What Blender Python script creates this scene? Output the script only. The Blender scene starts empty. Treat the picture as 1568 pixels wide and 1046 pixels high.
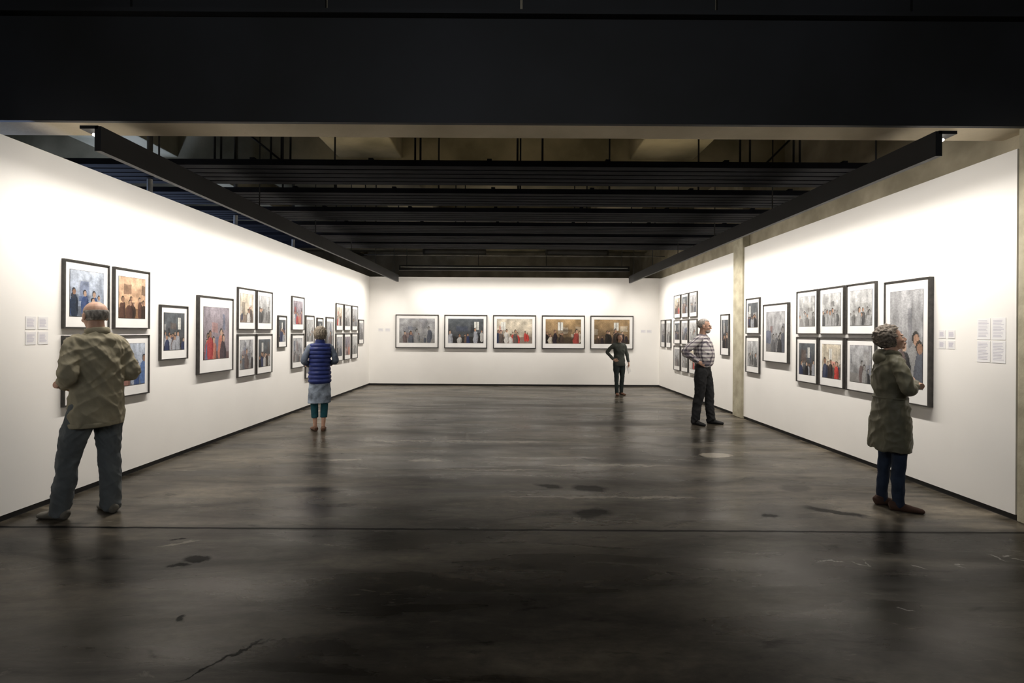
import bpy, math, random
import numpy as np
from mathutils import Vector, Matrix, noise
scene = bpy.context.scene
scene.view_settings.view_transform = 'Standard'
COL = scene.collection

# ------------------------------------------------------------------ materials
def nmat(name):
    m = bpy.data.materials.new(name); m.use_nodes = True
    nt = m.node_tree
    return m, nt, nt.nodes['Principled BSDF']

def mottled(name, c1, c2, rough=0.7, scale=6.0, bump=0.1, bscale=60.0, metallic=0.0, stretch=(1,1,1), bdist=0.01, spec=0.5):
    m, nt, b = nmat(name); N = nt.nodes; L = nt.links
    tc = N.new('ShaderNodeTexCoord'); mp = N.new('ShaderNodeMapping'); mp.inputs['Scale'].default_value = stretch
    L.new(tc.outputs['Object'], mp.inputs['Vector'])
    n = N.new('ShaderNodeTexNoise'); n.inputs['Scale'].default_value = scale; n.inputs['Detail'].default_value = 6
    L.new(mp.outputs[0], n.inputs['Vector'])
    r = N.new('ShaderNodeValToRGB')
    r.color_ramp.elements[0].position = .35; r.color_ramp.elements[1].position = .68
    r.color_ramp.elements[0].color = (*c1, 1); r.color_ramp.elements[1].color = (*c2, 1)
    L.new(n.outputs['Fac'], r.inputs[0]); L.new(r.outputs[0], b.inputs['Base Color'])
    b.inputs['Roughness'].default_value = rough; b.inputs['Metallic'].default_value = metallic
    b.inputs['Specular IOR Level'].default_value = spec
    if bump > 0:
        n2 = N.new('ShaderNodeTexNoise'); n2.inputs['Scale'].default_value = bscale; n2.inputs['Detail'].default_value = 4
        L.new(mp.outputs[0], n2.inputs['Vector'])
        bp = N.new('ShaderNodeBump'); bp.inputs['Strength'].default_value = bump; bp.inputs['Distance'].default_value = bdist
        L.new(n2.outputs['Fac'], bp.inputs['Height']); L.new(bp.outputs[0], b.inputs['Normal'])
    return m

M_WALL = mottled('white_wall_paint', (.84,.815,.775), (.87,.845,.805), .75, 1.5, .03, 200)
M_BASE = mottled('black_skirting', (.008,.008,.008), (.015,.014,.013), .6, 5, .02)
M_CONC = mottled('raw_concrete', (.24,.21,.145), (.42,.37,.27), .85, 2.2, .3, 25)
M_CONC2 = mottled('column_concrete', (.30,.27,.19), (.46,.42,.31), .85, 5, .3, 35)
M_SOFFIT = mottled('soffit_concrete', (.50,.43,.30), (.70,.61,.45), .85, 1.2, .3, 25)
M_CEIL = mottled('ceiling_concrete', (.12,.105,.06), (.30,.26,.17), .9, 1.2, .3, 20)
M_BLACK = mottled('black_paint', (.006,.006,.006), (.012,.012,.013), .6, 2, .03)
M_BEAM = mottled('black_beam_cladding', (.022,.022,.022), (.033,.034,.038), .6, .8, .02, spec=.3)
M_SLAT = mottled('slat_dark_metal', (.005,.0055,.008), (.010,.011,.016), .8, 3, .02, spec=.1)
M_STEEL = mottled('dull_steel', (.10,.10,.09), (.18,.17,.15), .5, 8, .05, metallic=.5)
M_FRAME = mottled('dark_frame_wood', (.02,.018,.016), (.05,.045,.04), .4, 20, .05)
M_MAT = mottled('passepartout_card', (.75,.735,.71), (.79,.775,.75), .7, 4, .0)
M_PAPER = mottled('label_paper', (.73,.715,.71), (.76,.745,.74), .7, 4, .0)
M_PAPERW = mottled('text_sheet_paper', (.82,.81,.81), (.84,.83,.83), .7, 4, .0)
M_TEXT = mottled('printed_text', (.50,.48,.56), (.55,.53,.60), .7, 40, .0)
M_DUCT = mottled('duct_black', (.012,.011,.009), (.03,.027,.02), .6, 3, .02)

def photo_mat():
    m, nt, b = nmat('photo_print'); N = nt.nodes; L = nt.links
    a = N.new('ShaderNodeVertexColor'); a.layer_name = 'print'
    tc = N.new('ShaderNodeTexCoord'); n = N.new('ShaderNodeTexNoise')
    n.inputs['Scale'].default_value = 45; n.inputs['Detail'].default_value = 4
    L.new(tc.outputs['Object'], n.inputs['Vector'])
    mr = N.new('ShaderNodeMapRange'); mr.inputs['To Min'].default_value = .55; mr.inputs['To Max'].default_value = 1.45
    L.new(n.outputs['Fac'], mr.inputs['Value'])
    mx = N.new('ShaderNodeVectorMath'); mx.operation = 'SCALE'
    L.new(a.outputs['Color'], mx.inputs[0]); L.new(mr.outputs[0], mx.inputs['Scale'])
    L.new(mx.outputs[0], b.inputs['Base Color']); b.inputs['Roughness'].default_value = .4
    b.inputs['Specular IOR Level'].default_value = .3
    return m
M_PHOTO = photo_mat()

def emis(name, c, s):
    m, nt, b = nmat(name)
    b.inputs['Base Color'].default_value = (.8,.8,.8,1)
    b.inputs['Emission Color'].default_value = (*c,1); b.inputs['Emission Strength'].default_value = s
    return m
M_TUBE = emis('lamp_tube_glow', (1,.95,.86), 6.0)

# ------------------------------------------------------------------ mesh builder
class MB:
    def __init__(s): s.v=[]; s.f=[]; s.m=[]
    def box(s, x0,x1,y0,y1,z0,z1, mi=0):
        b=len(s.v)
        s.v += [(x0,y0,z0),(x1,y0,z0),(x1,y1,z0),(x0,y1,z0),(x0,y0,z1),(x1,y0,z1),(x1,y1,z1),(x0,y1,z1)]
        for q in ((0,3,2,1),(4,5,6,7),(0,1,5,4),(1,2,6,5),(2,3,7,6),(3,0,4,7)):
            s.f.append(tuple(b+i for i in q)); s.m.append(mi)
    def tube(s, pts, rads, ref=(1,0,0), seg=18, n=4, mi=0, rnd=False, power=1.0):
        P=[Vector(p) for p in pts]; R=[(r,r) if isinstance(r,(int,float)) else r for r in rads]
        if n>1 and len(P)>2:
            PP=[];RR=[]
            for i in range(len(P)-1):
                p0=P[max(i-1,0)];p1=P[i];p2=P[i+1];p3=P[min(i+2,len(P)-1)]
                for k in range(n):
                    t=k/n
                    PP.append(0.5*((2*p1)+(p2-p0)*t+(2*p0-5*p1+4*p2-p3)*t*t+(3*p1-p0-3*p2+p3)*t**3))
                    tt=t*t*(3-2*t)
                    RR.append((R[i][0]*(1-tt)+R[i+1][0]*tt, R[i][1]*(1-tt)+R[i+1][1]*tt))
            PP.append(P[-1]);RR.append(R[-1]);P=PP;R=RR
        if rnd:
            t0=(P[0]-P[1]).normalized();t1=(P[-1]-P[-2]).normalized()
            ra=min(R[0]);rb=min(R[-1])
            P=[P[0]+t0*ra*.85,P[0]+t0*ra*.5]+P+[P[-1]+t1*rb*.5,P[-1]+t1*rb*.85]
            R=[(R[0][0]*.45,R[0][1]*.45),(R[0][0]*.83,R[0][1]*.83)]+R+[(R[-1][0]*.83,R[-1][1]*.83),(R[-1][0]*.45,R[-1][1]*.45)]
        side=Vector(ref); base=len(s.v); k=len(P)
        for i in range(k):
            t=(P[min(i+1,k-1)]-P[max(i-1,0)]).normalized()
            side=side-t*side.dot(t)
            if side.length<1e-4: side=t.orthogonal()
            side.normalize(); bi=t.cross(side)
            for j in range(seg):
                a=2*math.pi*j/seg; ca,sa=math.cos(a),math.sin(a)
                if power!=1.0:
                    ca=math.copysign(abs(ca)**power,ca); sa=math.copysign(abs(sa)**power,sa)
                s.v.append(tuple(P[i]+side*R[i][0]*ca+bi*R[i][1]*sa))
        for i in range(k-1):
            for j in range(seg):
                a=base+i*seg+j;b=base+i*seg+(j+1)%seg
                s.f.append((a,b,b+seg,a+seg)); s.m.append(mi)
        s.f.append(tuple(base+j for j in range(seg))[::-1]); s.m.append(mi)
        s.f.append(tuple(base+(k-1)*seg+j for j in range(seg))); s.m.append(mi)
    def ell(s, c, r, M=None, u=20, v=12, mi=0, fn=None):
        base=len(s.v); c=Vector(c)
        def put(d):
            sc=1.0 if fn is None else fn(d)
            p=c+Vector((d[0]*r[0]*sc,d[1]*r[1]*sc,d[2]*r[2]*sc))
            s.v.append(tuple(M@p) if M is not None else tuple(p))
        put((0,0,1))
        for i in range(1,v):
            th=math.pi*i/v
            for j in range(u):
                ph=2*math.pi*j/u
                put((math.sin(th)*math.cos(ph),math.sin(th)*math.sin(ph),math.cos(th)))
        put((0,0,-1)); last=len(s.v)-1
        for j in range(u):
            s.f.append((base,base+1+j,base+1+(j+1)%u)); s.m.append(mi)
            q=base+1+(v-2)*u
            s.f.append((last,q+(j+1)%u,q+j)); s.m.append(mi)
        for i in range(v-2):
            for j in range(u):
                a=base+1+i*u+j;b=base+1+i*u+(j+1)%u
                s.f.append((a,a+u,b+u,b)); s.m.append(mi)
    def mesh(s,name,mats,smooth=False):
        me=bpy.data.meshes.new(name); me.from_pydata(s.v,[],s.f)
        for m in mats: me.materials.append(m)
        me.polygons.foreach_set('material_index', s.m)
        if smooth: me.polygons.foreach_set('use_smooth',[True]*len(s.f))
        me.update(); return me
    def obj(s,name,mats,smooth=False,parent=None,bevel=0):
        o=bpy.data.objects.new(name,s.mesh(name,mats,smooth)); COL.objects.link(o)
        if parent: o.parent=parent
        if bevel:
            b=o.modifiers.new('bevel','BEVEL'); b.width=bevel; b.segments=2; b.limit_method='ANGLE'
        return o

def boxo(name,x0,x1,y0,y1,z0,z1,mat,bevel=0,parent=None):
    b=MB(); b.box(x0,x1,y0,y1,z0,z1); return b.obj(name,[mat],bevel=bevel,parent=parent)
def empty(name,loc=(0,0,0),rz=0):
    e=bpy.data.objects.new(name,None); e.location=loc; e.rotation_euler=(0,0,rz); e.empty_display_size=.2
    COL.objects.link(e); return e

# ------------------------------------------------------------------ floor
def floor_mat():
    m, nt, b = nmat('polished_dark_concrete'); N=nt.nodes; L=nt.links
    tc=N.new('ShaderNodeTexCoord')
    def noise_n(scale,stretch,detail=8,rough=.6,dist=0,off=0):
        mp=N.new('ShaderNodeMapping'); mp.inputs['Scale'].default_value=stretch; mp.inputs['Location'].default_value=(off,off*.7,0)
        L.new(tc.outputs['Object'],mp.inputs['Vector'])
        n=N.new('ShaderNodeTexNoise'); n.inputs['Scale'].default_value=scale; n.inputs['Detail'].default_value=detail
        n.inputs['Roughness'].default_value=rough; n.inputs['Distortion'].default_value=dist
        L.new(mp.outputs[0],n.inputs['Vector']); return n
    def ramp(src,p0,p1,c0,c1):
        r=N.new('ShaderNodeValToRGB'); e=r.color_ramp.elements
        e[0].position=p0;e[1].position=p1;e[0].color=(*c0,1);e[1].color=(*c1,1)
        L.new(src,r.inputs[0]); return r.outputs[0]
    def math_(op,a,b2=None,clamp=False):
        n=N.new('ShaderNodeMath'); n.operation=op; n.use_clamp=clamp
        for i,x in enumerate((a,b2)):
            if x is None: continue
            if isinstance(x,(int,float)): n.inputs[i].default_value=x
            else: L.new(x,n.inputs[i])
        return n.outputs[0]
    def mix(f,a,c,mode='MIX'):
        n=N.new('ShaderNodeMix'); n.data_type='RGBA'; n.blend_type=mode
        for i,x in ((0,f),(6,a),(7,c)):
            if isinstance(x,(int,float)): n.inputs[i].default_value=x
            elif isinstance(x,tuple): n.inputs[i].default_value=(*x,1)
            else: L.new(x,n.inputs[i])
        return n.outputs[2]
    streak=noise_n(1.3,(.40,1.6,1),9,.62,.6)
    streak2=noise_n(1.5,(.32,1.6,1),6,.55,.5,13)
    blotch=noise_n(.7,(.7,1.0,1),6,.6,.4,5)
    fine=noise_n(9,(.7,1.3,1),10,.74,.2)
    speck=noise_n(28,(1,1,1),3,.6)
    col=ramp(streak.outputs['Fac'],.38,.63,(.018,.016,.0125),(.084,.074,.059))
    col=mix(1.0,col,ramp(streak2.outputs['Fac'],.36,.64,(.55,.53,.50),(1.45,1.42,1.36)),'MULTIPLY')
    col=mix(1.0,col,ramp(blotch.outputs['Fac'],.35,.65,(.6,.6,.6),(1.35,1.35,1.35)),'MULTIPLY')
    col=mix(1.0,col,ramp(fine.outputs['Fac'],.36,.68,(.62,.62,.62),(1.5,1.47,1.42)),'MULTIPLY')
    wh=ramp(speck.outputs['Fac'],.69,.74,(0,0,0),(1,1,1))
    col=mix(math_('MULTIPLY',wh,.45),col,(.18,.17,.15))
    scr=noise_n(2.6,(.9,4.6,1),7,.72,.8,3)
    sm=ramp(scr.outputs['Fac'],.615,.69,(0,0,0),(1,1,1))
    col=mix(math_('MULTIPLY',sm,.6),col,(.18,.163,.135))
    dkn=noise_n(2.0,(.8,2.2,1),6,.65,.6,21)
    dk=ramp(dkn.outputs['Fac'],.61,.68,(0,0,0),(1,1,1))
    col=mix(math_('MULTIPLY',dk,.75),col,(.007,.006,.0045))
    dn=noise_n(5,(1,1,1),5,.6)
    sub=N.new('ShaderNodeVectorMath'); sub.operation='SUBTRACT'; L.new(dn.outputs['Color'],sub.inputs[0]); sub.inputs[1].default_value=(.5,.5,.5)
    sc=N.new('ShaderNodeVectorMath'); sc.operation='SCALE'; L.new(sub.outputs[0],sc.inputs[0]); sc.inputs['Scale'].default_value=.22
    ad=N.new('ShaderNodeVectorMath'); ad.operation='ADD'; L.new(tc.outputs['Object'],ad.inputs[0]); L.new(sc.outputs[0],ad.inputs[1])
    def ell(x,y,rx,ry,rot=0,soft=.25):
        mp=N.new('ShaderNodeMapping'); mp.vector_type='TEXTURE'
        mp.inputs['Location'].default_value=(x,y,0); mp.inputs['Rotation'].default_value=(0,0,rot)
        mp.inputs['Scale'].default_value=(rx,ry,50)
        L.new(ad.outputs[0],mp.inputs['Vector'])
        ln=N.new('ShaderNodeVectorMath'); ln.operation='LENGTH'; L.new(mp.outputs[0],ln.inputs[0])
        mr=N.new('ShaderNodeMapRange'); mr.inputs['From Min'].default_value=1+soft; mr.inputs['From Max'].default_value=1-soft
        L.new(ln.outputs['Value'],mr.inputs['Value']); return mr.outputs[0]
    def union(lst):
        o=None
        for e in lst: o=e if o is None else math_('MAXIMUM',o,e)
        return o
    dark=union([ell(.69,4.2,.17,.11,.1),ell(.78,4.86,.17,.11),ell(.36,4.93,.14,.06,-.3),ell(2.2,4.15,.07,.04),
                ell(2.83,4.25,.24,.06,-.5),ell(-2.13,3.29,.09,.05),ell(-2.2,3.2,.06,.03),ell(-1.76,2.64,.02,.04,.5),ell(-2.45,3.62,.06,.02),
                ell(-1.35,2.3,.2,.012,.8)])
    gray=union([ell(2.86,4.92,.17,.12,.2),ell(-.9,7.5,1.2,.3,0,.5),ell(1.0,8.4,1.3,.4,0,.5),ell(-1.9,4.75,.3,.09),ell(0.2,6.6,1.6,.16,0,.4),ell(0,10.2,2.2,.6,0,.5),ell(.3,5.1,1.9,.14,0,.5)])
    col=mix(math_('MULTIPLY',gray,.65),col,(.012,.010,.008))
    col=mix(math_('MULTIPLY',dark,.95),col,(.003,.0028,.0025))
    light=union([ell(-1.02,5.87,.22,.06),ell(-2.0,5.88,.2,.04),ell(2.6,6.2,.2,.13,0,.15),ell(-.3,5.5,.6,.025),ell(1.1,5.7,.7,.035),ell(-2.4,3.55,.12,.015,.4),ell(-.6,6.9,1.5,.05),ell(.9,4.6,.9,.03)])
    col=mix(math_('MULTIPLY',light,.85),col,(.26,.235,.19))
    chalk=union([ell(2.17,3.33,.08,.008),ell(2.37,3.3,.008,.04,.9),ell(2.42,3.31,.008,.04,-.5),ell(2.72,3.26,.035,.008,-.9),ell(3.02,3.3,.03,.008,.3),ell(3.0,3.26,.03,.008,-.5),
                 ell(3.38,3.4,.008,.045,.5),ell(3.46,3.42,.05,.008,.2),ell(3.5,3.36,.04,.008,-.3),ell(2.25,2.75,.05,.008,-.5)])
    col=mix(math_('MULTIPLY',chalk,.8),col,(.42,.41,.38))
    sx=N.new('ShaderNodeSeparateXYZ'); 
    sc2=N.new('ShaderNodeVectorMath'); sc2.operation='SCALE'; L.new(sub.outputs[0],sc2.inputs[0]); sc2.inputs['Scale'].default_value=.03
    ad2=N.new('ShaderNodeVectorMath'); ad2.operation='ADD'; L.new(tc.outputs['Object'],ad2.inputs[0]); L.new(sc2.outputs[0],ad2.inputs[1])
    L.new(ad2.outputs[0],sx.inputs[0])
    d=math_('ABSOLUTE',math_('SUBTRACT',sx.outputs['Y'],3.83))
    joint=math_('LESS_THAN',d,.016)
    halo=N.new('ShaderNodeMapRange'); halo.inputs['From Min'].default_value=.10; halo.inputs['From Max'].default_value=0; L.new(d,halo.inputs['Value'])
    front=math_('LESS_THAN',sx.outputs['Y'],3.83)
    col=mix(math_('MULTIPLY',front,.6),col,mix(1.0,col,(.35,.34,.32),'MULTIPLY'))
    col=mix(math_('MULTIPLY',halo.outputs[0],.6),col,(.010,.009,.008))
    col=mix(joint,col,(.002,.002,.002))
    dd=math_('LESS_THAN',math_('ABSOLUTE',math_('SUBTRACT',sx.outputs['Y'],12.5)),.035)
    fr=math_('LESS_THAN',math_('FRACT',math_('MULTIPLY',sx.outputs['X'],7.0)),.45)
    col=mix(math_('MULTIPLY',math_('MULTIPLY',dd,fr),.8),col,(.004,.004,.003))
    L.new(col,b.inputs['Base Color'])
    rr=N.new('ShaderNodeMapRange'); rr.inputs['From Min'].default_value=.38; rr.inputs['From Max'].default_value=.62
    rr.inputs['To Min'].default_value=.23; rr.inputs['To Max'].default_value=.37
    L.new(streak2.outputs['Fac'],rr.inputs['Value']); L.new(rr.outputs[0],b.inputs['Roughness'])
    sp=N.new('ShaderNodeMapRange'); sp.inputs['From Min'].default_value=.36; sp.inputs['From Max'].default_value=.62
    sp.inputs['To Min'].default_value=.16; sp.inputs['To Max'].default_value=.36
    L.new(streak.outputs['Fac'],sp.inputs['Value'])
    dall=math_('MAXIMUM',math_('MAXIMUM',dark,math_('MULTIPLY',gray,.5)),math_('MAXIMUM',joint,math_('MULTIPLY',dk,.6)))
    spv=math_('MULTIPLY',sp.outputs[0],math_('SUBTRACT',1.0,math_('MULTIPLY',dall,.85)))
    L.new(spv,b.inputs['Specular IOR Level'])
    b.inputs['Specular Tint'].default_value=(1,.95,.87,1)
    bp=N.new('ShaderNodeBump'); bp.inputs['Strength'].default_value=.10; bp.inputs['Distance'].default_value=.01
    L.new(fine.outputs['Fac'],bp.inputs['Height']); L.new(bp.outputs[0],b.inputs['Normal'])
    return m
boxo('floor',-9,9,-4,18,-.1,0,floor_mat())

# ------------------------------------------------------------------ room shell
XL,XR,YB,H=-4.08,4.20,14.0,3.10
boxo('wall_left',XL-.12,XL,1.0,YB,.05,H,M_WALL)
boxo('baseboard_left',XL-.10,XL-.012,1.0,YB,0,.05,M_BASE)
boxo('wall_back',XL-.12,XR+.12,YB,YB+.12,.05,H,M_WALL)
boxo('baseboard_back',XL,XR,YB+.012,YB+.1,0,.05,M_BASE)
boxo('wall_right_rear',XR,XR+.10,9.24,YB,.05,H-.02,M_WALL)
boxo('wall_right',XR,XR+.10,4.08,8.87,.05,H,M_WALL)
boxo('baseboard_right',XR+.012,XR+.1,4.08,YB,0,.05,M_BASE)
boxo('concrete_column',XR-.035,XR+.10,8.87,9.24,0,4.7,M_CONC2,bevel=.01)
boxo('concrete_column',XR-.01,XR+.6,3.45,4.06,0,3.3,M_CONC2,bevel=.01)
boxo('wall_right_concrete',XR+.10,XR+.4,4.07,18,0,4.7,M_CONC)
boxo('wall_left_outer',-9,-8.8,-4,18,0,5.4,M_BLACK)
boxo('wall_right_outer',8.8,9,-4,18,0,5.4,M_BLACK)
boxo('wall_rear_outer',-8.8,8.8,17.9,18.1,0,5.4,M_CONC)
boxo('wall_front',-8.8,8.8,-4.1,-3.9,0,5.4,M_BLACK)
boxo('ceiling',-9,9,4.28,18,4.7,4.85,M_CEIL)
boxo('ceiling_foreground',-9,9,-4,4.28,5.2,5.35,M_BLACK)
b=MB()
b.box(-8.8,8.8,4.0,4.30,3.25,5.2,0)
b.box(-8.8,8.8,3.96,3.998,3.235,4.08,1)
b.box(-8.8,8.8,3.90,3.998,4.085,4.12,1)
for i in range(-6,7):
    x=.06+i*1.575
    b.box(x+.010,x+1.565,3.955,3.985,4.135,5.19,1)
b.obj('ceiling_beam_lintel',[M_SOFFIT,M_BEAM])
b=MB()
for x0,x1 in ((-6.3,-5.3),(-2.75,-1.75),(1.85,2.85),(5.6,6.6)):
    b.box(x0,x1,4.3,17.9,4.28,4.7)
for y0 in (7.75,11.6,15.6):
    b.box(-8.8,8.8,y0,y0+.35,4.12,4.7)
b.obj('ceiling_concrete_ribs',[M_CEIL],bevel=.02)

zs=3.33
for (y0,y1) in ((5.28,6.0),(6.32,6.98),(7.3,7.95),(8.26,8.9),(9.15,9.8),(10.0,10.6)):
    b=MB(); n=5; w=(y1-y0)/n
    for i in range(n):
        yy=y0+i*w
        b.box(-5.6,3.9,yy,yy+w*.78,zs,zs+.065)
    for k in range(8):
        xx=-5.4+k*1.28
        b.box(xx,xx+.05,y0,y1,zs+.066,zs+.085)
    b.obj('ceiling_slat_panel',[M_SLAT])
def rods(name,lst,r=.012,mat=M_BLACK):
    b=MB()
    for p,q in lst: b.tube([p,q],[r,r],seg=8,n=1)
    return b.obj(name,[mat],smooth=True)
L=[]
for x in (-3.35,-3.28,-3.12,-2.72,-2.6,-2.5,-1.1,-1.04,.05,.33,2.55,2.66,3.15,3.22):
    L.append(((x,5.5,3.4),(x,5.5,4.7)))
for x in (-3.1,-2.4,-1.0,.1,1.3,2.5):
    for y in (6.6,8.6,10.3): L.append(((x,y,3.4),(x,y,4.7)))
L.append(((-3.1,5.6,3.85),(-2.6,5.6,3.45))); L.append(((3.25,5.6,3.85),(2.85,5.6,3.45)))
rods('ceiling_hanger_rods',L)
rods('wall_top_posts',[((-4.3,5.8,3.0),(-4.3,5.8,4.7)),((-4.3,7.6,3.0),(-4.3,7.6,4.7)),((-4.3,9.6,3.0),(-4.3,9.6,4.7))],.03,M_STEEL)
for xc in (-1.75,1.95):
    b=MB(); b.tube([(xc-.95,14.8,3.95),(xc-.85,14.8,3.95),(xc+.85,14.8,3.95),(xc+.95,14.8,3.95)],[(.08,.08),(.15,.13),(.15,.13),(.08,.08)],ref=(0,1,0),seg=16,n=1)
    b.obj('ventilation_duct',[M_DUCT],smooth=True)
rods('ceiling_conduit_pipes',[((-4,12.2,3.95),(4.1,12.2,3.95)),((-4,13.2,3.6),(4.1,13.2,3.6)),((-4,11.1,4.05),(4.1,11.1,4.05))],.018,M_STEEL)

def area(name,loc,direction,sx,sy,energy,color,spread,parent=None,longaxis='Y'):
    l=bpy.data.lights.new(name,'AREA'); l.shape='RECTANGLE'; l.size=sx; l.size_y=sy; l.energy=energy; l.color=color; l.spread=spread
    o=bpy.data.objects.new(name,l); COL.objects.link(o)
    z=-Vector(direction).normalized(); x=Vector((0,1,0)) if longaxis=='Y' else Vector((1,0,0))
    x=(x-z*x.dot(z)).normalized(); y=z.cross(x)
    o.matrix_world=Matrix(((x.x,y.x,z.x,loc[0]),(x.y,y.y,z.y,loc[1]),(x.z,y.z,z.z,loc[2]),(0,0,0,1)))
    if parent: o.parent=parent
    return o
WARM=(1,.945,.875)
for sx_,xr in ((-1,-3.18),(1,3.26)):
    e=empty('wall_washer_light_rail')
    b=MB()
    b.box(xr-.025,xr+.025,3.75,13.6,2.915,3.105)
    x0,x1=sorted((xr,xr+sx_*.14)); b.box(x0,x1,3.75,13.6,3.085,3.11)
    b.obj('fascia',[M_BLACK],parent=e)
    b=MB()
    for k in range(7):
        y=3.8+k*1.4
        b.tube([(xr+sx_*.075,y,3.06),(xr+sx_*.075,y+1.15,3.06)],[.012,.012],seg=8,n=1)
    b.obj('lamp_tubes',[M_TUBE],parent=e)
    b=MB()
    for k in range(6):
        y=4.4+k*1.75
        b.tube([(xr,y,3.105),(xr,y,4.7)],[.008,.008],seg=6,n=1)
    b.obj('suspension',[M_BLACK],parent=e)
    area('washer_low',(xr+sx_*.10,8.65,3.035),(sx_*.36,0,-.93),9.6,.05,148,WARM,math.radians(125),e)
    area('washer_wide',(xr+sx_*.06,8.65,3.035),(sx_*.8,0,-.6),9.6,.04,38,WARM,math.radians(178),e)
e=empty('wall_washer_light_rail')
b=MB(); b.box(-3.0,3.1,12.95,13.0,3.16,3.30); b.box(-3.0,3.1,13.0,13.14,3.28,3.30); b.obj('fascia',[M_BLACK],parent=e)
b=MB()
b.box(-2.95,3.05,12.93,12.949,3.235,3.25)
b.obj('aluminium_trim',[mottled('bright_aluminium',(.6,.6,.58),(.7,.7,.68),.4)],parent=e)
b=MB()
for x in (-2.8,-.9,.9,2.9): b.tube([(x,12.98,3.3),(x,12.98,4.7)],[.008,.008],seg=6,n=1)
b.obj('suspension',[M_BLACK],parent=e)
area('washer_low',(.05,13.08,3.2),(0,.36,-.93),6.0,.05,76,WARM,math.radians(115),e,'X')
area('washer_wide',(.05,13.05,3.2),(0,.75,-.66),6.0,.04,16,WARM,math.radians(175),e,'X')
area('service_uplight',(-6.2,7.5,2.2),(.15,0,1),5,.2,110,(.52,.66,1),math.radians(170))
area('ceiling_service_light',(0,12.2,3.7),(0,.3,1),5,.1,12,(1,.85,.6),math.radians(170),None,'X')
area('ceiling_service_light',(0,6.9,3.75),(0,.1,1),6,.1,8,(1,.85,.6),math.radians(170),None,'X')
e=empty('added_fill_light')  # added fill light with housing, behind camera; lifts beam face and visitors' backs
b=MB()
b.box(-3,3,-2.6,-2.5,4.30,4.36,0)
for x in (-2.6,2.6): b.tube([(x,-2.55,4.36),(x,-2.55,5.2)],[.01,.01],seg=6,n=1)
b.obj('housing',[M_BLACK],parent=e)
area('fill_lamp',(0,-2.55,4.29),(0,.75,-.66),5.8,.08,115,(.94,.97,1),math.radians(175),e,'X')

# ------------------------------------------------------------------ framed photographs
THEMES={
 'street':dict(top=(.38,.38,.39),bot=(.20,.20,.20),g=(.20,.19,.18),pal=[(.03,.03,.04),(.10,.10,.12),(.26,.25,.24),(.16,.07,.06),(.06,.08,.14)]),
 'blue':dict(top=(.42,.46,.53),bot=(.18,.22,.30),g=(.10,.11,.13),pal=[(.04,.07,.17),(.02,.03,.05),(.30,.32,.37),(.26,.13,.1),(.08,.14,.30)]),
 'orange':dict(top=(.60,.40,.27),bot=(.42,.25,.14),g=(.12,.06,.03),pal=[(.03,.02,.015),(.15,.07,.04),(.08,.04,.03)]),
 'red':dict(top=(.28,.25,.28),bot=(.18,.14,.15),g=(.09,.05,.05),pal=[(.35,.05,.05),(.48,.46,.45),(.05,.04,.05),(.18,.1,.12),(.42,.17,.12),(.10,.13,.20)]),
 'warm':dict(top=(.34,.23,.12),bot=(.08,.055,.035),g=(.04,.03,.02),pal=[(.015,.012,.01),(.02,.015,.02),(.28,.05,.04),(.06,.04,.03),(.46,.41,.33)]),
 'dark':dict(top=(.09,.10,.11),bot=(.04,.04,.04),g=(.025,.022,.02),pal=[(.012,.012,.015),(.30,.31,.34),(.12,.08,.06),(.40,.39,.37),(.03,.04,.09)]),
 'beige':dict(top=(.56,.50,.40),bot=(.38,.33,.26),g=(.16,.12,.10),pal=[(.03,.02,.02),(.45,.05,.04),(.1,.08,.07),(.55,.53,.50),(.03,.04,.08),(.08,.07,.06)]),
 'fog':dict(top=(.46,.46,.46),bot=(.32,.32,.31),g=(.20,.195,.19),pal=[(.08,.08,.08),(.24,.24,.24),(.15,.14,.13),(.32,.32,.31)]),
}
def lowfreq(rs,nx,ny,a,b_):
    g=rs.uniform(0,1,(b_,a)); xs=np.linspace(0,a-1,nx); ys=np.linspace(0,b_-1,ny)
    t=np.array([np.interp(xs,np.arange(a),row) for row in g])
    return np.array([np.interp(ys,np.arange(b_),t[:,i]) for i in range(nx)]).T
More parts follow.
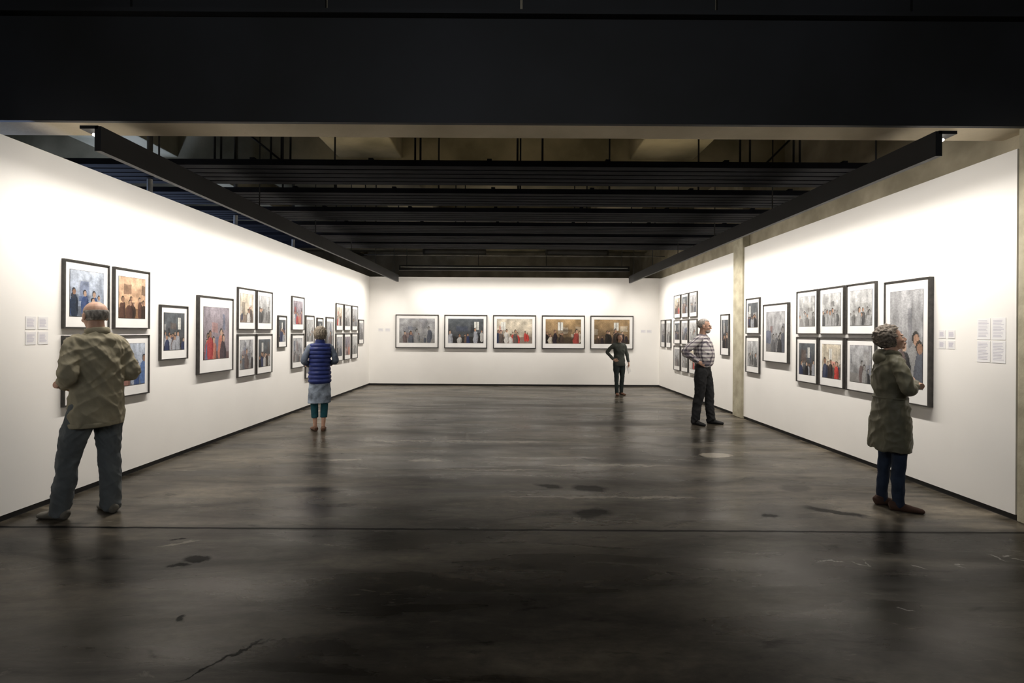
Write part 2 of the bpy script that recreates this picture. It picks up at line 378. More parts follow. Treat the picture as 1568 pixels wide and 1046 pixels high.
def paint(seed,theme,nx,ny,asp):
    rg=random.Random(seed); T=THEMES[theme]; rs=np.random.RandomState(seed)
    u,v=np.meshgrid((np.arange(nx)+.5)/nx,(np.arange(ny)+.5)/ny)
    uw=u+.045*(lowfreq(rs,nx,ny,9,9)-.5); vw=v+.045*(lowfreq(rs,nx,ny,9,9)-.5)
    img=np.zeros((ny,nx,3))
    for c in range(3): img[...,c]=T['bot'][c]*(1-v)+T['top'][c]*v
    def put(mask,col,a=1.0):
        for c in range(3): img[...,c]=np.where(mask,img[...,c]*(1-a)+col[c]*a,img[...,c])
    for k in range(rg.randint(3,7)):
        x=rg.uniform(-.1,.9);w=rg.uniform(.05,.35);z0=rg.uniform(.0,.6);h=rg.uniform(.1,.5)
        cc=rg.choice(T['pal']);f=rg.uniform(.3,.7)
        put((uw>x)&(uw<x+w)&(vw>z0)&(vw<z0+h),cc,f)
    img*= (.6+.75*lowfreq(rs,nx,ny,11,8))[...,None]
    put(vw<rg.uniform(.12,.28),T['g'],.8)
    if theme in('dark','warm','beige'):
        x=rg.uniform(.1,.75); put((u>x)&(u<x+.14)&(v>.55)&(v<.88),(.62,.62,.58),.9)
        put((abs(u-x-.07)<.008)&(v>.55)&(v<.88),(.1,.09,.08),.9)
    n=rg.randint(6,12)
    for k in range(n):
        sz=.40+.5*k/n*rg.uniform(.6,1.2); x=rg.uniform(.02,.98);y0=rg.uniform(-.05,.16)-.22*k/n
        cc=rg.choice(T['pal']); bw=.13*sz/asp; sk=rg.choice([(.36,.22,.15),(.26,.15,.10),(.44,.30,.22)])
        if theme in('fog','street') and rg.random()<.7: sk=(.24,.23,.22)
        if theme in('fog','street'): g_=sum(cc)/3; cc=tuple(.35*q+.65*g_ for q in cc)
        x2=x+rg.uniform(-.3,.3)*bw
        put(((abs((uw-x)/bw))**2.6+(abs((vw-y0-.30*sz)/(.36*sz)))**2.6)<1,cc,.95)
        put((((uw-x-bw*.7)/(bw*.35))**2+((vw-y0-.36*sz)/(.22*sz))**2)<1,tuple(q*.6 for q in cc),.9)
        put((((u-x2)/(bw*.50))**2+((v-y0-.76*sz)/(.10*sz))**2)<1,(.02,.018,.015),.92)
        put((((u-x2-.1*bw)/(bw*.40))**2+((v-y0-.73*sz)/(.085*sz))**2)<1,sk,.95)
    img*= (.85+.3*lowfreq(rs,nx,ny,16,12))[...,None]
    img*=(1+rs.uniform(-.09,.09,(ny,nx,1)))
    return np.clip(img,0,1)

def framed(w,h,loc,rz,seed,theme,pw=.74,ph=.68,up=.02,depth=.03,res=60,fr=.014):
    b=MB(); d=depth
    x0,x1,z0,z1=-w/2,w/2,-h/2,h/2
    b.box(x0,x0+fr,-d,0,z0,z1,0); b.box(x1-fr,x1,-d,0,z0,z1,0)
    b.box(x0+fr,x1-fr,-d,0,z1-fr,z1,0); b.box(x0+fr,x1-fr,-d,0,z0,z0+fr,0)
    b.box(x0+fr,x1-fr,-d+.012,-.002,z0+fr,z1-fr,1)
    cw,ch=w*pw,h*ph; cz=h*up
    b.box(-cw/2-.003,cw/2+.003,-d+.0105,-d+.012,cz-ch/2-.003,cz+ch/2+.003,0)
    nf=len(b.f)
    if cw>ch: nx=res;ny=max(8,int(res*ch/cw))
    else: ny=res;nx=max(8,int(res*cw/ch))
    base=len(b.v)
    for j in range(ny+1):
        for i in range(nx+1): b.v.append((-cw/2+cw*i/nx,-d+.009,cz-ch/2+ch*j/ny))
    for j in range(ny):
        for i in range(nx):
            a=base+j*(nx+1)+i; b.f.append((a,a+1,a+nx+2,a+nx+1)); b.m.append(2)
    me=b.mesh('framed_photograph',[M_FRAME,M_MAT,M_PHOTO])
    img=paint(seed,theme,nx,ny,cw/ch)
    cols=np.zeros((len(b.f),4,4)); cols[...,3]=1
    cols[nf:,:,:3]=img.reshape(-1,1,3)
    at=me.color_attributes.new('print','FLOAT_COLOR','CORNER'); at.data.foreach_set('color',cols.ravel())
    o=bpy.data.objects.new('framed_photograph',me); COL.objects.link(o)
    o.location=loc; o.rotation_euler=(0,0,rz); return o
sd=[40]
def LW(y0,y1,z0,z1,th,**k):
    sd[0]+=1; framed(y1-y0,z1-z0,(XL+.001,(y0+y1)/2,(z0+z1)/2),math.pi/2,sd[0],th,**k)
def RW(y0,y1,z0,z1,th,**k):
    sd[0]+=1; framed(y1-y0,z1-z0,(XR-.001,(y0+y1)/2,(z0+z1)/2),-math.pi/2,sd[0],th,**k)
UP=(1.555,2.19); LO=(.84,1.49)
LW(4.43,4.93,*UP,'blue',res=100); LW(4.43,4.93,*LO,'street')
LW(4.99,5.48,*UP,'orange',res=100); LW(4.99,5.48,*LO,'blue')
LW(5.65,6.13,1.19,1.84,'dark',res=90)
LW(6.32,7.10,.97,2.0,'red',res=100,depth=.045)
LW(7.25,7.75,*UP,'beige'); LW(7.25,7.75,*LO,'street')
LW(7.79,8.29,*UP,'fog'); LW(7.79,8.29,*LO,'dark')
LW(8.50,8.82,1.25,1.81,'dark')
LW(9.03,9.56,*UP,'red'); LW(9.03,9.56,*LO,'street')
LW(9.64,10.05,1.22,1.85,'fog'); LW(9.64,10.05,.6,1.18,'street')
LW(10.2,10.52,1.25,1.82,'dark'); LW(10.7,11.15,1.1,1.85,'street')
for th1,th2,(a,c) in (('beige','street',(11.3,11.77)),('fog','red',(11.86,12.33)),('street','fog',(12.42,12.88))):
    LW(a,c,*UP,th1,res=40); LW(a,c,*LO,th2,res=40)
LW(12.98,13.4,1.2,1.85,'street',res=40)
for x0,th in ((-3.32,'street'),(-1.93,'dark'),(-.54,'beige'),(.85,'warm'),(2.235,'warm')):
    sd[0]+=1; framed(1.225,.955,(x0+.6125,YB-.001,1.545),0,sd[0],th,pw=.82,ph=.72,up=.02,res=110,depth=.045,fr=.024)
RW(4.876,5.47,.82,2.125,'street',res=100,pw=.72,ph=.78,depth=.05)
for (a,c),t1,t2 in (((5.625,6.12),'fog','street'),((6.165,6.66),'fog','beige'),((6.70,7.19),'fog','dark')):
    RW(a,c,1.54,2.16,t1,res=80); RW(a,c,.85,1.50,t2,res=80)
RW(7.39,8.12,1.09,2.02,'street',res=90,depth=.045)
RW(8.27,8.75,1.54,2.16,'dark'); RW(8.27,8.75,.86,1.50,'fog')
RW(9.43,9.81,1.11,1.92,'dark')
k=0
for a,c in ((11.07,11.56),(11.63,12.1),(12.17,12.64)):
    for z0,z1 in ((1.92,2.5),(1.27,1.87),(.6,1.22)):
        RW(a,c,z0,z1,('street','fog','beige','dark')[k%4],res=44); k+=1
RW(12.88,13.28,1.15,1.9,'fog',res=40); RW(13.38,13.75,1.15,1.9,'street',res=40)

def label(loc,rz,w,h,rows,paper,seed):
    rg=random.Random(seed); b=MB()
    b.box(-w/2,w/2,-.002,0,-h/2,h/2,0)
    for r in range(rows):
        z=h/2-.02-(h-.035)*r/rows
        b.box(-w/2+.012,-w/2+.012+(w-.024)*rg.uniform(.7,1),-.0026,-.0018,z-.003,z+.0015,1)
    o=b.obj('wall_text_label',[paper,M_TEXT]); o.location=loc; o.rotation_euler=(0,0,rz)
s=0
for y in (4.15,4.26):
    for z in (1.60,1.47):
        s+=1; label((XL+.0005,y,z),math.pi/2,.09,.11,8,M_PAPER,s)
for y in (4.68,4.78):
    for z in (1.55,1.45):
        s+=1; label((XR-.0005,y,z),-math.pi/2,.075,.08,6,M_PAPER,s)
for y in (4.225,4.36):
    for z in (1.60,1.40):
        s+=1; label((XR-.0005,y,z),-math.pi/2,.12,.19,12,M_PAPERW,s)
for x in (-3.75,-3.55,3.75,3.92): 
    s+=1; label((x,YB-.0005,1.58),0,.14,.09,4,M_PAPER,s)

# ------------------------------------------------------------------ people
def cloth(name,c,var=.25,rough=.85,bump=.35,bs=180):
    c1=tuple(q*(1-var) for q in c); c2=tuple(min(1,q*(1+var)) for q in c)
    return mottled(name,c1,c2,rough,9,bump,bs,spec=.25,bdist=.003)
M_SKIN=mottled('skin',(.48,.28,.195),(.58,.35,.25),.55,25,.12,120,bdist=.002)
M_LIP=mottled('lips',(.36,.13,.11),(.4,.16,.13),.5,20,0)
M_EYEW=mottled('eye_white',(.7,.68,.65),(.75,.73,.7),.3,5,0)
M_IRIS=mottled('iris',(.03,.02,.015),(.05,.035,.02),.2,50,0)
def hairmat(name,c,st=.35): return mottled(name,tuple(q*.5 for q in c),tuple(q*1.5 for q in c),.6,60,.9,120,bdist=.006,stretch=(1,1,st))

def finish(b,name,mat,parent,vox,smooth=4,wr=0,seed=0,quilt=None,floor=False,wf=6.0):
    me=b.mesh(name,[mat]); o=bpy.data.objects.new(name,me); COL.objects.link(o)
    r=o.modifiers.new('r','REMESH'); r.mode='VOXEL'; r.voxel_size=vox
    if smooth:
        m=o.modifiers.new('s','SMOOTH'); m.factor=.5; m.iterations=smooth
    dg=bpy.context.evaluated_depsgraph_get(); dg.update()
    nm=bpy.data.meshes.new_from_object(o.evaluated_get(dg)); o.modifiers.clear(); o.data=nm
    bpy.data.meshes.remove(me); nm.name=name
    n=len(nm.vertices); co=np.empty(n*3); nm.vertices.foreach_get('co',co); co=co.reshape(-1,3)
    no=np.empty(n*3); nm.vertices.foreach_get('normal',no) ; no=no.reshape(-1,3)
    if wr or quilt:
        off=Vector((seed*3.1,seed*1.7,seed*.9))
        for i in range(n):
            p=Vector(co[i]); d=0
            if wr:
                q=Vector(((p.x+.5*p.z)*wf*1.3,(p.y-.3*p.z)*wf*1.3,p.z*wf*.55))+off
                a=noise.noise(q); c=noise.noise(Vector(((p.x-.8*p.z)*wf*1.3,(p.y+.6*p.z)*wf*1.3,p.z*wf*.9))-off)
                e=1-4*abs(noise.noise(q*2.3-off))
                d+=wr*((.6-3.2*abs(a))*.7+(.5-2.8*abs(c))*.6+e*.22)
            if quilt:
                d+=quilt[1]*(abs(math.sin(math.pi*p.z/quilt[0]))**.6-.5)
            co[i]+=no[i]*d
    if floor: co[:,2]=np.maximum(co[:,2],0.0)
    nm.vertices.foreach_set('co',co.ravel())
    nm.materials.clear(); nm.materials.append(mat)
    nm.polygons.foreach_set('material_index',[0]*len(nm.polygons))
    nm.polygons.foreach_set('use_smooth',[True]*len(nm.polygons)); nm.update()
    o.parent=parent; return o

def hand(b,w,d,pn,side,curl,S):
    w=Vector(w); d=Vector(d).normalized(); s=Vector(side); s=(s-d*s.dot(d)).normalized()
    n=Vector(pn); n=(n-d*n.dot(d)); n=(n-s*n.dot(s)).normalized()
    P=lambda f,l,o: w+d*f*S+s*l*S+n*o*S
    b.tube([P(-.09,0,0),P(-.03,0,0),P(.0,0,0),P(.035,.002,0),P(.085,0,.0)],[(.030*S,.026*S),(.027*S,.021*S),(.028*S,.019*S),(.038*S,.016*S),(.040*S,.012*S)],ref=tuple(s),seg=16,rnd=False)
    for l,ln,r in ((.031,.068,.0088),(.0105,.078,.0090),(-.0105,.072,.0086),(-.030,.056,.0076)):
        p=P(.078,l,0); dr=d.copy()+s*(l*2.2); dr.normalize(); pts=[P(.05,l*.9,0),p]; a=0
        for k,fr in enumerate((.45,.32,.23)):
            a+=curl*(.7,1.1,.8)[k]
            dd=(dr*math.cos(a)+n*math.sin(a)); p=p+dd*ln*fr*1.15*S; pts.append(p)
        b.tube(pts,[r*S,r*S,r*.98*S,r*.9*S,r*.75*S],ref=tuple(s),seg=10,n=2,rnd=True)
    p0=P(.018,.022,.004); p1=P(.045,.047,.012); p2=P(.070,.055,.020); p3=P(.092,.052,.027)
    b.tube([p0,p1,p2,p3],[.014*S,.0115*S,.0105*S,.008*S],ref=tuple(n),seg=10,n=2,rnd=True)

def person(name,loc,facing,Ht,sp):
    S=Ht/1.75; root=empty(name,loc,math.radians(facing-90))
    near=sp.get('near',True)
    V=lambda p:Vector(p)*S
    tube=lambda b,pts,rads,**k: b.tube([V(p) for p in pts],[(r*S if isinstance(r,(int,float)) else (r[0]*S,r[1]*S)) for r in rads],**k)
    shw=sp.get('shw',.185)
    sh={ -1:(-shw,-.01,1.425), 1:(shw,-.01,1.425)}
    hp={ -1:(-.09,0,.90), 1:(.09,0,.90)}
    hc=Vector((0,.02,1.625))*S + V(sp.get('hoff',(0,0,0)))
    HM=Matrix.Translation(hc)@Matrix.Rotation(math.radians(sp.get('yaw',0)),4,'Z')@Matrix.Rotation(math.radians(sp.get('pitch',0)),4,'X')@Matrix.Rotation(math.radians(sp.get('tilt',0)),4,'Y')@Matrix.Scale(S*1.03,4)
    knees={}
    for k in (-1,1):
        f=sp['feet'][k]; ank=Vector((f[0],f[1],.085)); h=Vector(hp[k])
        kn=h.lerp(ank,.50)+Vector((k*.005,sp.get('kneef',{}).get(k,.02),0)); knees[k]=(tuple(kn),tuple(ank))
    b=MB()
    tube(b,[(0,0,.84),(0,0,.95),(0,0,1.08),(0,0,1.27),(0,0,1.37),(0,-.01,1.45)],[(.12,.08),(.13,.09),(.11,.08),(.13,.09),(.12,.07),(.055,.05)])
    b.tube([V((0,-.01,1.40)),V((0,-.008,1.49)),HM@Vector((0,-.012,-.06)),HM@Vector((0,-.015,.0))],[.056*S,.055*S,.055*S,.05*S],seg=18)
    for k in (-1,1):
        kn,an=knees[k]
        tube(b,[hp[k],tuple(Vector(hp[k]).lerp(Vector(kn),.4)),kn,tuple(Vector(kn).lerp(Vector(an),.35)+Vector((0,-.012,0))),an,(an[0],an[1],.05)],[.07,.062,.044,.044,.031,.034])
        el,wr_=sp['arms'][k][0],sp['arms'][k][1]
        tube(b,[(sh[k][0]*.5,sh[k][1],1.36),(sh[k][0]*.93,sh[k][1],1.385),tuple(Vector(sh[k]).lerp(Vector(el),.5)),el,tuple(Vector(el).lerp(Vector(wr_),.4)),wr_],[.032,.034,.034,.031,.03,.024],ref=(0,1,0))
    E=lambda c,r,mi=0: b.ell(c,r,HM,mi=mi)
    E((0,-.012,.03),(.074,.093,.086)); E((0,.022,-.015),(.063,.068,.082)); E((0,.022,-.062),(.052,.056,.046)); E((0,.070,-.090),(.022,.018,.018))
    E((0,.074,.024),(.048,.015,.010)); E((.034,.062,-.028),(.024,.022,.02)); E((-.034,.062,-.028),(.024,.022,.02))
    b.tube([HM@Vector((0,.080,.018)),HM@Vector((0,.094,-.008)),HM@Vector((0,.104,-.026))],[.009*S,.010*S,.012*S],seg=10,rnd=True)
    E((0,.096,-.034),(.017,.013,.009)); E((0,.086,-.058),(.024,.011,.006)); E((0,.084,-.068),(.021,.011,.007))
    for k in (-1,1): E((k*.078,-.008,-.004),(.009,.019,.032))
    finish(b,'body',M_SKIN,root,.0048 if near else .007,3)
    b=MB()
    for k in (-1,1):
        b.ell((k*.030,.0745,.002),(.0145,.0115,.0085),HM,12,8,0)
        b.ell((k*.030,.0835,.002),(.0058,.0040,.0058),HM,10,6,1)
        b.ell((k*.031,.084,.021),(.019,.006,.0035),HM,12,6,3)
    b.ell((0,.0935,-.0575),(.021,.006,.0035),HM,12,6,2); b.ell((0,.092,-.065),(.018,.006,.004),HM,12,6,2)
    b.obj('face_features',[M_EYEW,M_IRIS,M_LIP,sp['hair_mat']],smooth=True,parent=root)
    if sp.get('glasses'):
        b=MB()
        for k in (-1,1):
            pts=[]
            for i in range(17):
                a=2*math.pi*i/16; pts.append(HM@Vector((k*.032+.023*math.cos(a),.1,.0+.018*math.sin(a))))
            b.tube(pts,[.0022*S]*17,seg=6,n=1)
            b.tube([HM@Vector((k*.055,.099,.004)),HM@Vector((k*.08,.0,.006))],[.002*S]*2,seg=6,n=1)
        b.tube([HM@Vector((-.009,.101,.004)),HM@Vector((.009,.101,.004))],[.002*S]*2,seg=6,n=1)
        b.obj('glasses',[M_FRAME],smooth=True,parent=root)
    b=MB(); c,r,fn,amp,fq=sp['hair']
    def hf(d):
        t=fn(d); v=Vector(d)
        t+=amp*(noise.noise(v*fq+Vector((Ht*50,0,0)))+.6*noise.noise(v*fq*2.3)) if t>0.9 else 0
        return t
    b.ell(c,r,HM,96,64,fn=hf)
    b.obj('hair',[sp['hair_mat']],smooth=True,parent=root)
    for (c2,r2) in sp.get('beard',[]):
        b=MB(); b.ell(c2,r2,HM,40,24,fn=lambda d:1+.06*noise.noise(Vector(d)*9)); b.obj('beard',[sp['hair_mat']],smooth=True,parent=root)
    for k in (-1,1):
        a=sp['arms'][k]; b=MB(); hand(b,V(a[1]),a[2],a[3],a[4],a[5],S)
        finish(b,'hand_left' if k<0 else 'hand_right',M_SKIN,root,.0028 if near else .0042,1)
    t=sp['legs']; b=MB(); R=t['r']
    if t['kind']=='trousers':
        tube(b,[(0,0,.79),(0,0,.85),(0,0,.95),(0,0,t.get('waist',1.04))],[(.12,.085),(.165,.12),(.16,.12),(.145,.108)],seg=24)
    else:
        tube(b,[(0,0,.80),(0,0,.9),(0,0,1.0)],[(.13,.09),(.15,.11),(.14,.1)])
    for k in (-1,1):
        kn,an=knees[k]; hk=Vector(hp[k]); kn=Vector(kn); an=Vector(an)
        end=kn.lerp(an,t.get('end',1.0)); 
        pts=[hk+Vector((-k*.015,0,.05)),hk+Vector((-k*.008,0,-.02)),hk.lerp(kn,.4),kn,kn.lerp(end,.4)+Vector((0,-.01,0)),end]
        RR=[R[0]*.72]+list(R)
        if t.get('end',1.0)>=1.0: pts.append(Vector((an.x,an.y+.01,.045)))
        tube(b,[tuple(p) for p in pts],RR[:len(pts)],seg=20,rnd=False)
    finish(b,'trousers' if t['kind']=='trousers' else 'leggings',t['mat'],root,.007 if near else .009,3,wr=t.get('wr',.006),seed=3,wf=8)
    b=MB()
    for k in (-1,1):
        f=sp['feet'][k]; a=math.radians(f[2]); d=Vector((math.sin(a),math.cos(a),0)); s_=Vector((math.cos(a),-math.sin(a),0))
        o=Vector((f[0],f[1],0)); P=lambda y,z:tuple(o+d*y+Vector((0,0,z)))
        tube(b,[P(-.075,.035),P(-.06,.038),P(0,.040),P(.06,.032),P(.13,.024),P(.175,.02),P(.195,.016)],[(.022,.025),(.036,.042),(.040,.048),(.044,.036),(.048,.027),(.038,.022),(.018,.012)],ref=tuple(s_),seg=18,n=3)
        if not sp.get('sandal'): tube(b,[P(-.01,.03),P(-.012,.09)],[(.042,.055),(.040,.050)],seg=16,n=1,ref=tuple(s_))
    finish(b,'shoes',sp['shoe_mat'],root,.006,2,floor=True)
    u=sp['top']; b=MB()
    tube(b,[(0,q[3],q[0]) for q in u['rings']],[(q[1],q[2]) for q in u['rings']],seg=32,n=3,power=.92)
    sl=MB() if u.get('sleeve_mat') else b
    for k in (-1,1):
        el,wr_=Vector(sp['arms'][k][0]),Vector(sp['arms'][k][1]); s0=Vector(sh[k]); r=u['sleeve']
        endw=el.lerp(wr_,u.get('slen',.97))
        tube(sl,[(s0.x*.35,s0.y,1.425),tuple(s0+Vector((-k*.022,0,-.016))),tuple(s0.lerp(el,.5)),tuple(el),tuple(el.lerp(wr_,.4)),tuple(endw)],[r[0]*.72,r[0],r[1],r[2],r[3],r[4]],ref=(0,1,0),seg=20)
    for ex in u.get('extra',[]): b.ell(V(ex[0]),tuple(q*S for q in ex[1]))
    finish(b,u['name'],u['mat'],root,.0072 if near else .009,3,wr=u.get('wr',.008),seed=7,quilt=u.get('quilt'),wf=u.get('wf',6))
    if sl is not b: finish(sl,'sleeves',u['sleeve_mat'],root,.0075,3,wr=.005,seed=5)
    if sp.get('skirt'):
        q=sp['skirt']; b=MB()
        tube(b,[(0,c_,z) for (z,_,_,c_) in q['rings']],[(a_,b_) for (_,a_,b_,_) in q['rings']],seg=40,n=3)
        finish(b,'tunic_skirt',q['mat'],root,.008,2,wr=.008,seed=11)
    for fn_ in sp.get('more',[]): fn_(root,S,HM)
    return root

def hair_short(hl=.35,side=-.55):
    def f(d):
        x,y,z=d
        face = y>.25 and z<hl+.25*(1-y) 
        low = z< side - .1*(y>0) 
        if y>.05 and z<-.05 : face=True
        return .80 if (face or low) else 1.0
    return f
def hair_bald(d):
    x,y,z=d
    ok = (-.72<z<.22-.25*max(y,0)) and y<.25
    return 1.0 if ok else .80
def hair_bob(d):
    x,y,z=d
    face = (y>.42 and z<.52) or (y>.25 and z<-.1) 
    low = z<-.88
    return .72 if (face or low) else 1.0
def foot(x,y,a): return (x,y,a)
HG=hairmat('hair_grey',(.30,.27,.24)); HGB=hairmat('hair_greyblond',(.24,.20,.15)); HB=hairmat('hair_brown',(.08,.05,.03)); HC=hairmat('hair_curly_greybrown',(.19,.155,.12),1)

def jacket_details(mat):
    def f(root,S,HM):
        b=MB()
        V=lambda p:Vector(p)*S
        pts=[]
        for k in range(13):
            a=math.radians(-240+ k*25)
            pts.append(V((.075*math.cos(a),-.012+.072*math.sin(a),1.50+.012*math.cos(a+1.57))))
        b.tube(pts,[(.010*S,.030*S)]*13,seg=10,n=2,rnd=True)
        finish(b,'collar',mat,root,.006,1)
        b=MB()
        b.tube([V((0,-.01,.735)),V((0,-.01,.775))],[(.192*S,.142*S),(.197*S,.146*S)],seg=36,n=1)
        finish(b,'hem_band',mat,root,.007,1,wr=.004,seed=2)
    return f

MJ=cloth('olive_beige_jacket',(.315,.28,.195),.12,.8); MT=cloth('grey_blue_trousers',(.115,.127,.132),.12)
person('man_in_beige_jacket',(-3.47,4.09,0),163,1.785,dict(shw=.175,
 feet={-1:foot(-.15,.17,-8),1:foot(.09,-.04,14)},kneef={-1:.03,1:.01},
 arms={-1:((-.24,-.06,1.16),(-.13,.15,1.06),(.85,.35,-.25),(0,-1,-.1),(0,.1,1),.5),1:((.24,-.06,1.16),(.13,.15,1.07),(-.85,.42,-.25),(0,-1,-.1),(0,.1,1),.5)},
 yaw=-4,pitch=-4,hair_mat=HG,hair=((0,-.014,.026),(.079,.098,.086),hair_bald,.02,7),
 legs=dict(kind='trousers',mat=MT,r=[.105,.098,.078,.074,.07,.072],wr=.008),
 shoe_mat=cloth('grey_shoes',(.14,.13,.11)),
 top=dict(name='jacket',mat=MJ,sleeve=(.068,.066,.064,.058,.046),wr=.0105,wf=7,
   rings=[(.745,.185,.135,-.01),(.80,.195,.143,-.01),(.92,.188,.14,-.01),(1.05,.18,.135,-.01),(1.2,.19,.138,-.01),(1.33,.195,.13,-.012),(1.42,.165,.11,-.012),(1.47,.11,.09,-.01),(1.50,.074,.07,-.008),(1.52,.07,.066,-.006)]),
 more=[jacket_details(MJ)]))

MV=cloth('navy_quilted_vest',(.024,.037,.155),.2,.45,.15); MS=cloth('grey_blue_tunic',(.24,.28,.34),.55,.85)
person('woman_in_blue_vest',(-2.97,7.58,0),118,1.61,dict(
 feet={-1:foot(-.065,.03,-8),1:foot(.055,-.03,10)},near=True,shw=.165,
 arms={-1:((-.25,-.04,1.18),(-.13,.15,1.08),(.8,.45,-.2),(0,-1,-.1),(0,.1,1),.5),1:((.25,-.04,1.18),(.13,.15,1.09),(-.8,.5,-.2),(0,-1,-.1),(0,.1,1),.5)},
 yaw=5,pitch=-3,hair_mat=HGB,hair=((0,-.02,.008),(.102,.115,.125),hair_bob,.07,6),sandal=True,
 legs=dict(kind='leggings',mat=cloth('teal_leggings',(.016,.08,.10)),r=[.08,.078,.060,.060,.056],end=.66,wr=.001),
 shoe_mat=cloth('brown_sandals',(.16,.09,.06)),
 skirt=dict(mat=MS,rings=[(.47,.185,.135,0),(.55,.18,.132,0),(.7,.175,.13,0),(.85,.165,.125,0),(.98,.15,.11,0)]),
 top=dict(name='quilted_vest',mat=MV,sleeve=(.058,.054,.052,.047,.038),sleeve_mat=cloth('grey_blue_sleeves',(.13,.155,.20)),wr=.003,quilt=(.062,.016),
   extra=[((-.125,-.008,1.415),(.055,.062,.05)),((.125,-.008,1.415),(.055,.062,.05))],
   rings=[(.80,.17,.135,-.005),(.84,.18,.142,-.005),(.95,.175,.138,-.005),(1.1,.165,.13,-.005),(1.25,.175,.135,-.005),(1.36,.185,.125,-.01),(1.43,.165,.105,-.01),(1.475,.09,.08,-.01),(1.51,.068,.065,-.008),(1.53,.066,.064,-.006)])))

def pamphlet(root,S,HM):
    b=MB(); b.box(-.07,.07,-.004,.004,-.10,.10); o=b.obj('exhibition_leaflet',[M_MAT],parent=root)
    o.location=Vector((-.27,.06,.74))*S; o.rotation_euler=(.1,.35,.6)
person('woman_in_dark_sweater',(2.66,12.15,0),-80,1.53,dict(near=False,shw=.165,
 feet={-1:foot(-.08,-.02,-12),1:foot(.08,.05,12)},yaw=10,
 arms={1:((.33,-.08,1.20),(.17,.03,1.0),(-.5,.6,-.35),(-1,0,-.1),(0,.1,1),.45),-1:((-.235,-.01,1.16),(-.26,.06,.92),(-.05,.25,-1),(1,0,0),(0,1,.1),.45)},
 hair_mat=HB,hair=((0,-.022,-.006),(.104,.112,.135),hair_bob,.04,6),
 legs=dict(kind='trousers',mat=cloth('dark_green_trousers',(.024,.033,.032)),r=[.098,.088,.064,.06,.052,.054],wr=.004),
 shoe_mat=cloth('brown_shoes',(.10,.05,.03)),
 top=dict(name='sweater',mat=cloth('charcoal_green_sweater',(.058,.064,.056),.25),sleeve=(.06,.056,.052,.045,.036),wr=.007,
   rings=[(.82,.17,.13,0),(.88,.175,.135,0),(1.0,.165,.124,0),(1.12,.152,.114,0),(1.26,.168,.128,.005),(1.37,.175,.12,-.005),(1.425,.15,.1,-.01),(1.465,.085,.075,-.008),(1.49,.062,.06,-.006)]),
 more=[pamphlet]))

def plaid():
    m,nt,bs=nmat('plaid_shirt_cloth'); N=nt.nodes; Lk=nt.links
    tc=N.new('ShaderNodeTexCoord'); sx=N.new('ShaderNodeSeparateXYZ'); Lk.new(tc.outputs['Object'],sx.inputs[0])
    def mth(op,a,b2):
        n=N.new('ShaderNodeMath'); n.operation=op
        for i,x in enumerate((a,b2)):
            if isinstance(x,(int,float)): n.inputs[i].default_value=x
            else: Lk.new(x,n.inputs[i])
        return n.outputs[0]
    h=mth('ADD',sx.outputs['X'],mth('MULTIPLY',sx.outputs['Y'],1.0))
    a=mth('LESS_THAN',mth('FRACT',mth('MULTIPLY',h,18),0),.4); c=mth('LESS_THAN',mth('FRACT',mth('MULTIPLY',sx.outputs['Z'],16),0),.4)
    s=mth('MULTIPLY',mth('ADD',a,c),.5)
    r=N.new('ShaderNodeValToRGB'); e=r.color_ramp.elements; e[0].color=(.60,.57,.55,1); e[1].color=(.055,.05,.065,1)
    k=r.color_ramp.elements.new(.5); k.color=(.22,.19,.21,1)
    Lk.new(s,r.inputs[0]); Lk.new(r.outputs[0],bs.inputs['Base Color']); bs.inputs['Roughness'].default_value=.85
    return m
def belt(root,S,HM):
    b=MB(); b.tube([Vector((0,0,.985))*S,Vector((0,0,1.02))*S],[(.166*S,.125*S)]*2,seg=32,n=1); b.obj('belt',[M_BLACK],smooth=False,parent=root)
person('man_in_plaid_shirt',(3.25,8.33,0),-38,1.79,dict(shw=.19,
 feet={-1:foot(-.13,.10,-14),1:foot(.12,-.08,22)},yaw=12,pitch=-3,glasses=True,
 arms={1:((.34,-.19,1.20),(.185,.0,1.03),(-.45,.75,-.35),(-1,-.1,-.1),(0,.2,1),.4),-1:((-.34,-.19,1.20),(-.185,.0,1.03),(.45,.75,-.35),(1,-.1,-.1),(0,.2,1),.4)},
 hair_mat=HG,hair=((0,-.014,.030),(.081,.100,.094),hair_short(.45,-.6),.02,7),beard=[((0,.045,-.078),(.05,.048,.036))],
 legs=dict(kind='trousers',mat=cloth('black_trousers',(.018,.018,.019)),r=[.108,.10,.078,.074,.068,.07],wr=.007),
 shoe_mat=cloth('black_shoes',(.012,.012,.012)),
 top=dict(name='shirt',mat=plaid(),sleeve=(.068,.066,.062,.054,.042),slen=.9,wr=.008,
   rings=[(.99,.162,.125,.0),(1.03,.18,.145,.012),(1.12,.19,.158,.02),(1.25,.20,.15,.01),(1.35,.20,.135,-.005),(1.42,.165,.11,-.01),(1.465,.10,.085,-.01),(1.495,.068,.066,-.008)]),
 more=[belt]))

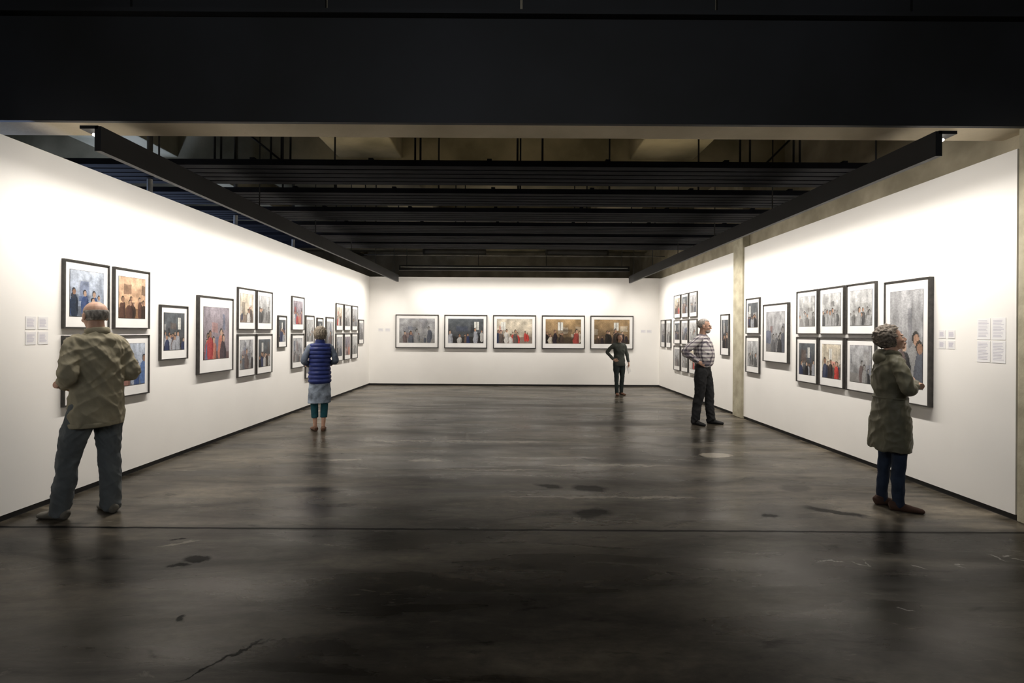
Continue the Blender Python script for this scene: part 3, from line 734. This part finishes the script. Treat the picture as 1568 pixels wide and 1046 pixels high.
MR=cloth('olive_raincoat',(.15,.14,.095),.15,.5,.2)
def coat_details(root,S,HM):
    b=MB(); V=lambda p:Vector(p)*S
    b.ell(V((0,-.095,1.44)),(.10*S,.045*S,.07*S)); b.ell(V((0,-.08,1.49)),(.085*S,.04*S,.04*S))
    for k in (-1,1): b.tube([V((k*.075,-.05,1.50)),V((k*.06,.03,1.495)),V((k*.02,.075,1.45))],[(.018*S,.028*S)]*3,seg=10,rnd=True)
    finish(b,'hood',MR,root,.007,2,wr=.006,seed=4)
    b=MB(); b.tube([V((0,0,1.055)),V((0,0,1.075))],[(.171*S,.138*S)]*2,seg=32,n=1)
    finish(b,'waist_drawcord',MR,root,.007,1)
person('woman_in_olive_raincoat',(3.385,4.38,0),-14,1.62,dict(shw=.17,
 feet={-1:foot(-.075,-.03,-10),1:foot(.08,.04,12)},yaw=-6,pitch=13,hoff=(0,-.01,0),
 arms={1:((.255,.03,1.17),(.055,.185,1.20),(-.95,-.05,.12),(0,-1,0),(0,.15,1),.25),-1:((-.255,.03,1.16),(-.05,.215,1.14),(.95,-.08,.12),(0,-1,0),(0,.15,1),.35)},
 hair_mat=HC,hair=((0,-.026,.030),(.110,.117,.114),hair_bob,.11,5),
 legs=dict(kind='trousers',mat=cloth('navy_jeans',(.022,.033,.06)),r=[.092,.085,.06,.056,.047,.048],wr=.005),
 shoe_mat=cloth('dark_brown_shoes',(.07,.037,.026)),
 top=dict(name='raincoat',mat=MR,sleeve=(.064,.062,.058,.054,.044),wr=.011,wf=6.5,
   rings=[(.565,.205,.155,0),(.62,.208,.16,0),(.8,.20,.155,0),(.95,.182,.142,0),(1.06,.165,.13,0),(1.18,.175,.138,0),(1.32,.178,.135,-.005),(1.41,.155,.11,-.01),(1.465,.095,.085,-.01),(1.495,.07,.068,-.008)]),
 more=[coat_details]))

# ------------------------------------------------------------------ world, camera
w=bpy.data.worlds.new('gallery_dark'); w.use_nodes=True
w.node_tree.nodes['Background'].inputs[0].default_value=(.02,.02,.022,1); w.node_tree.nodes['Background'].inputs[1].default_value=.1
scene.world=w
cam=bpy.data.cameras.new('camera'); cam.sensor_width=36; cam.lens=750/1568*36; cam.shift_y=-15/1568; cam.clip_start=.05
co=bpy.data.objects.new('camera',cam); co.location=(0,0,1.55); co.rotation_euler=(math.pi/2,-.0061,0)
COL.objects.link(co); scene.camera=co
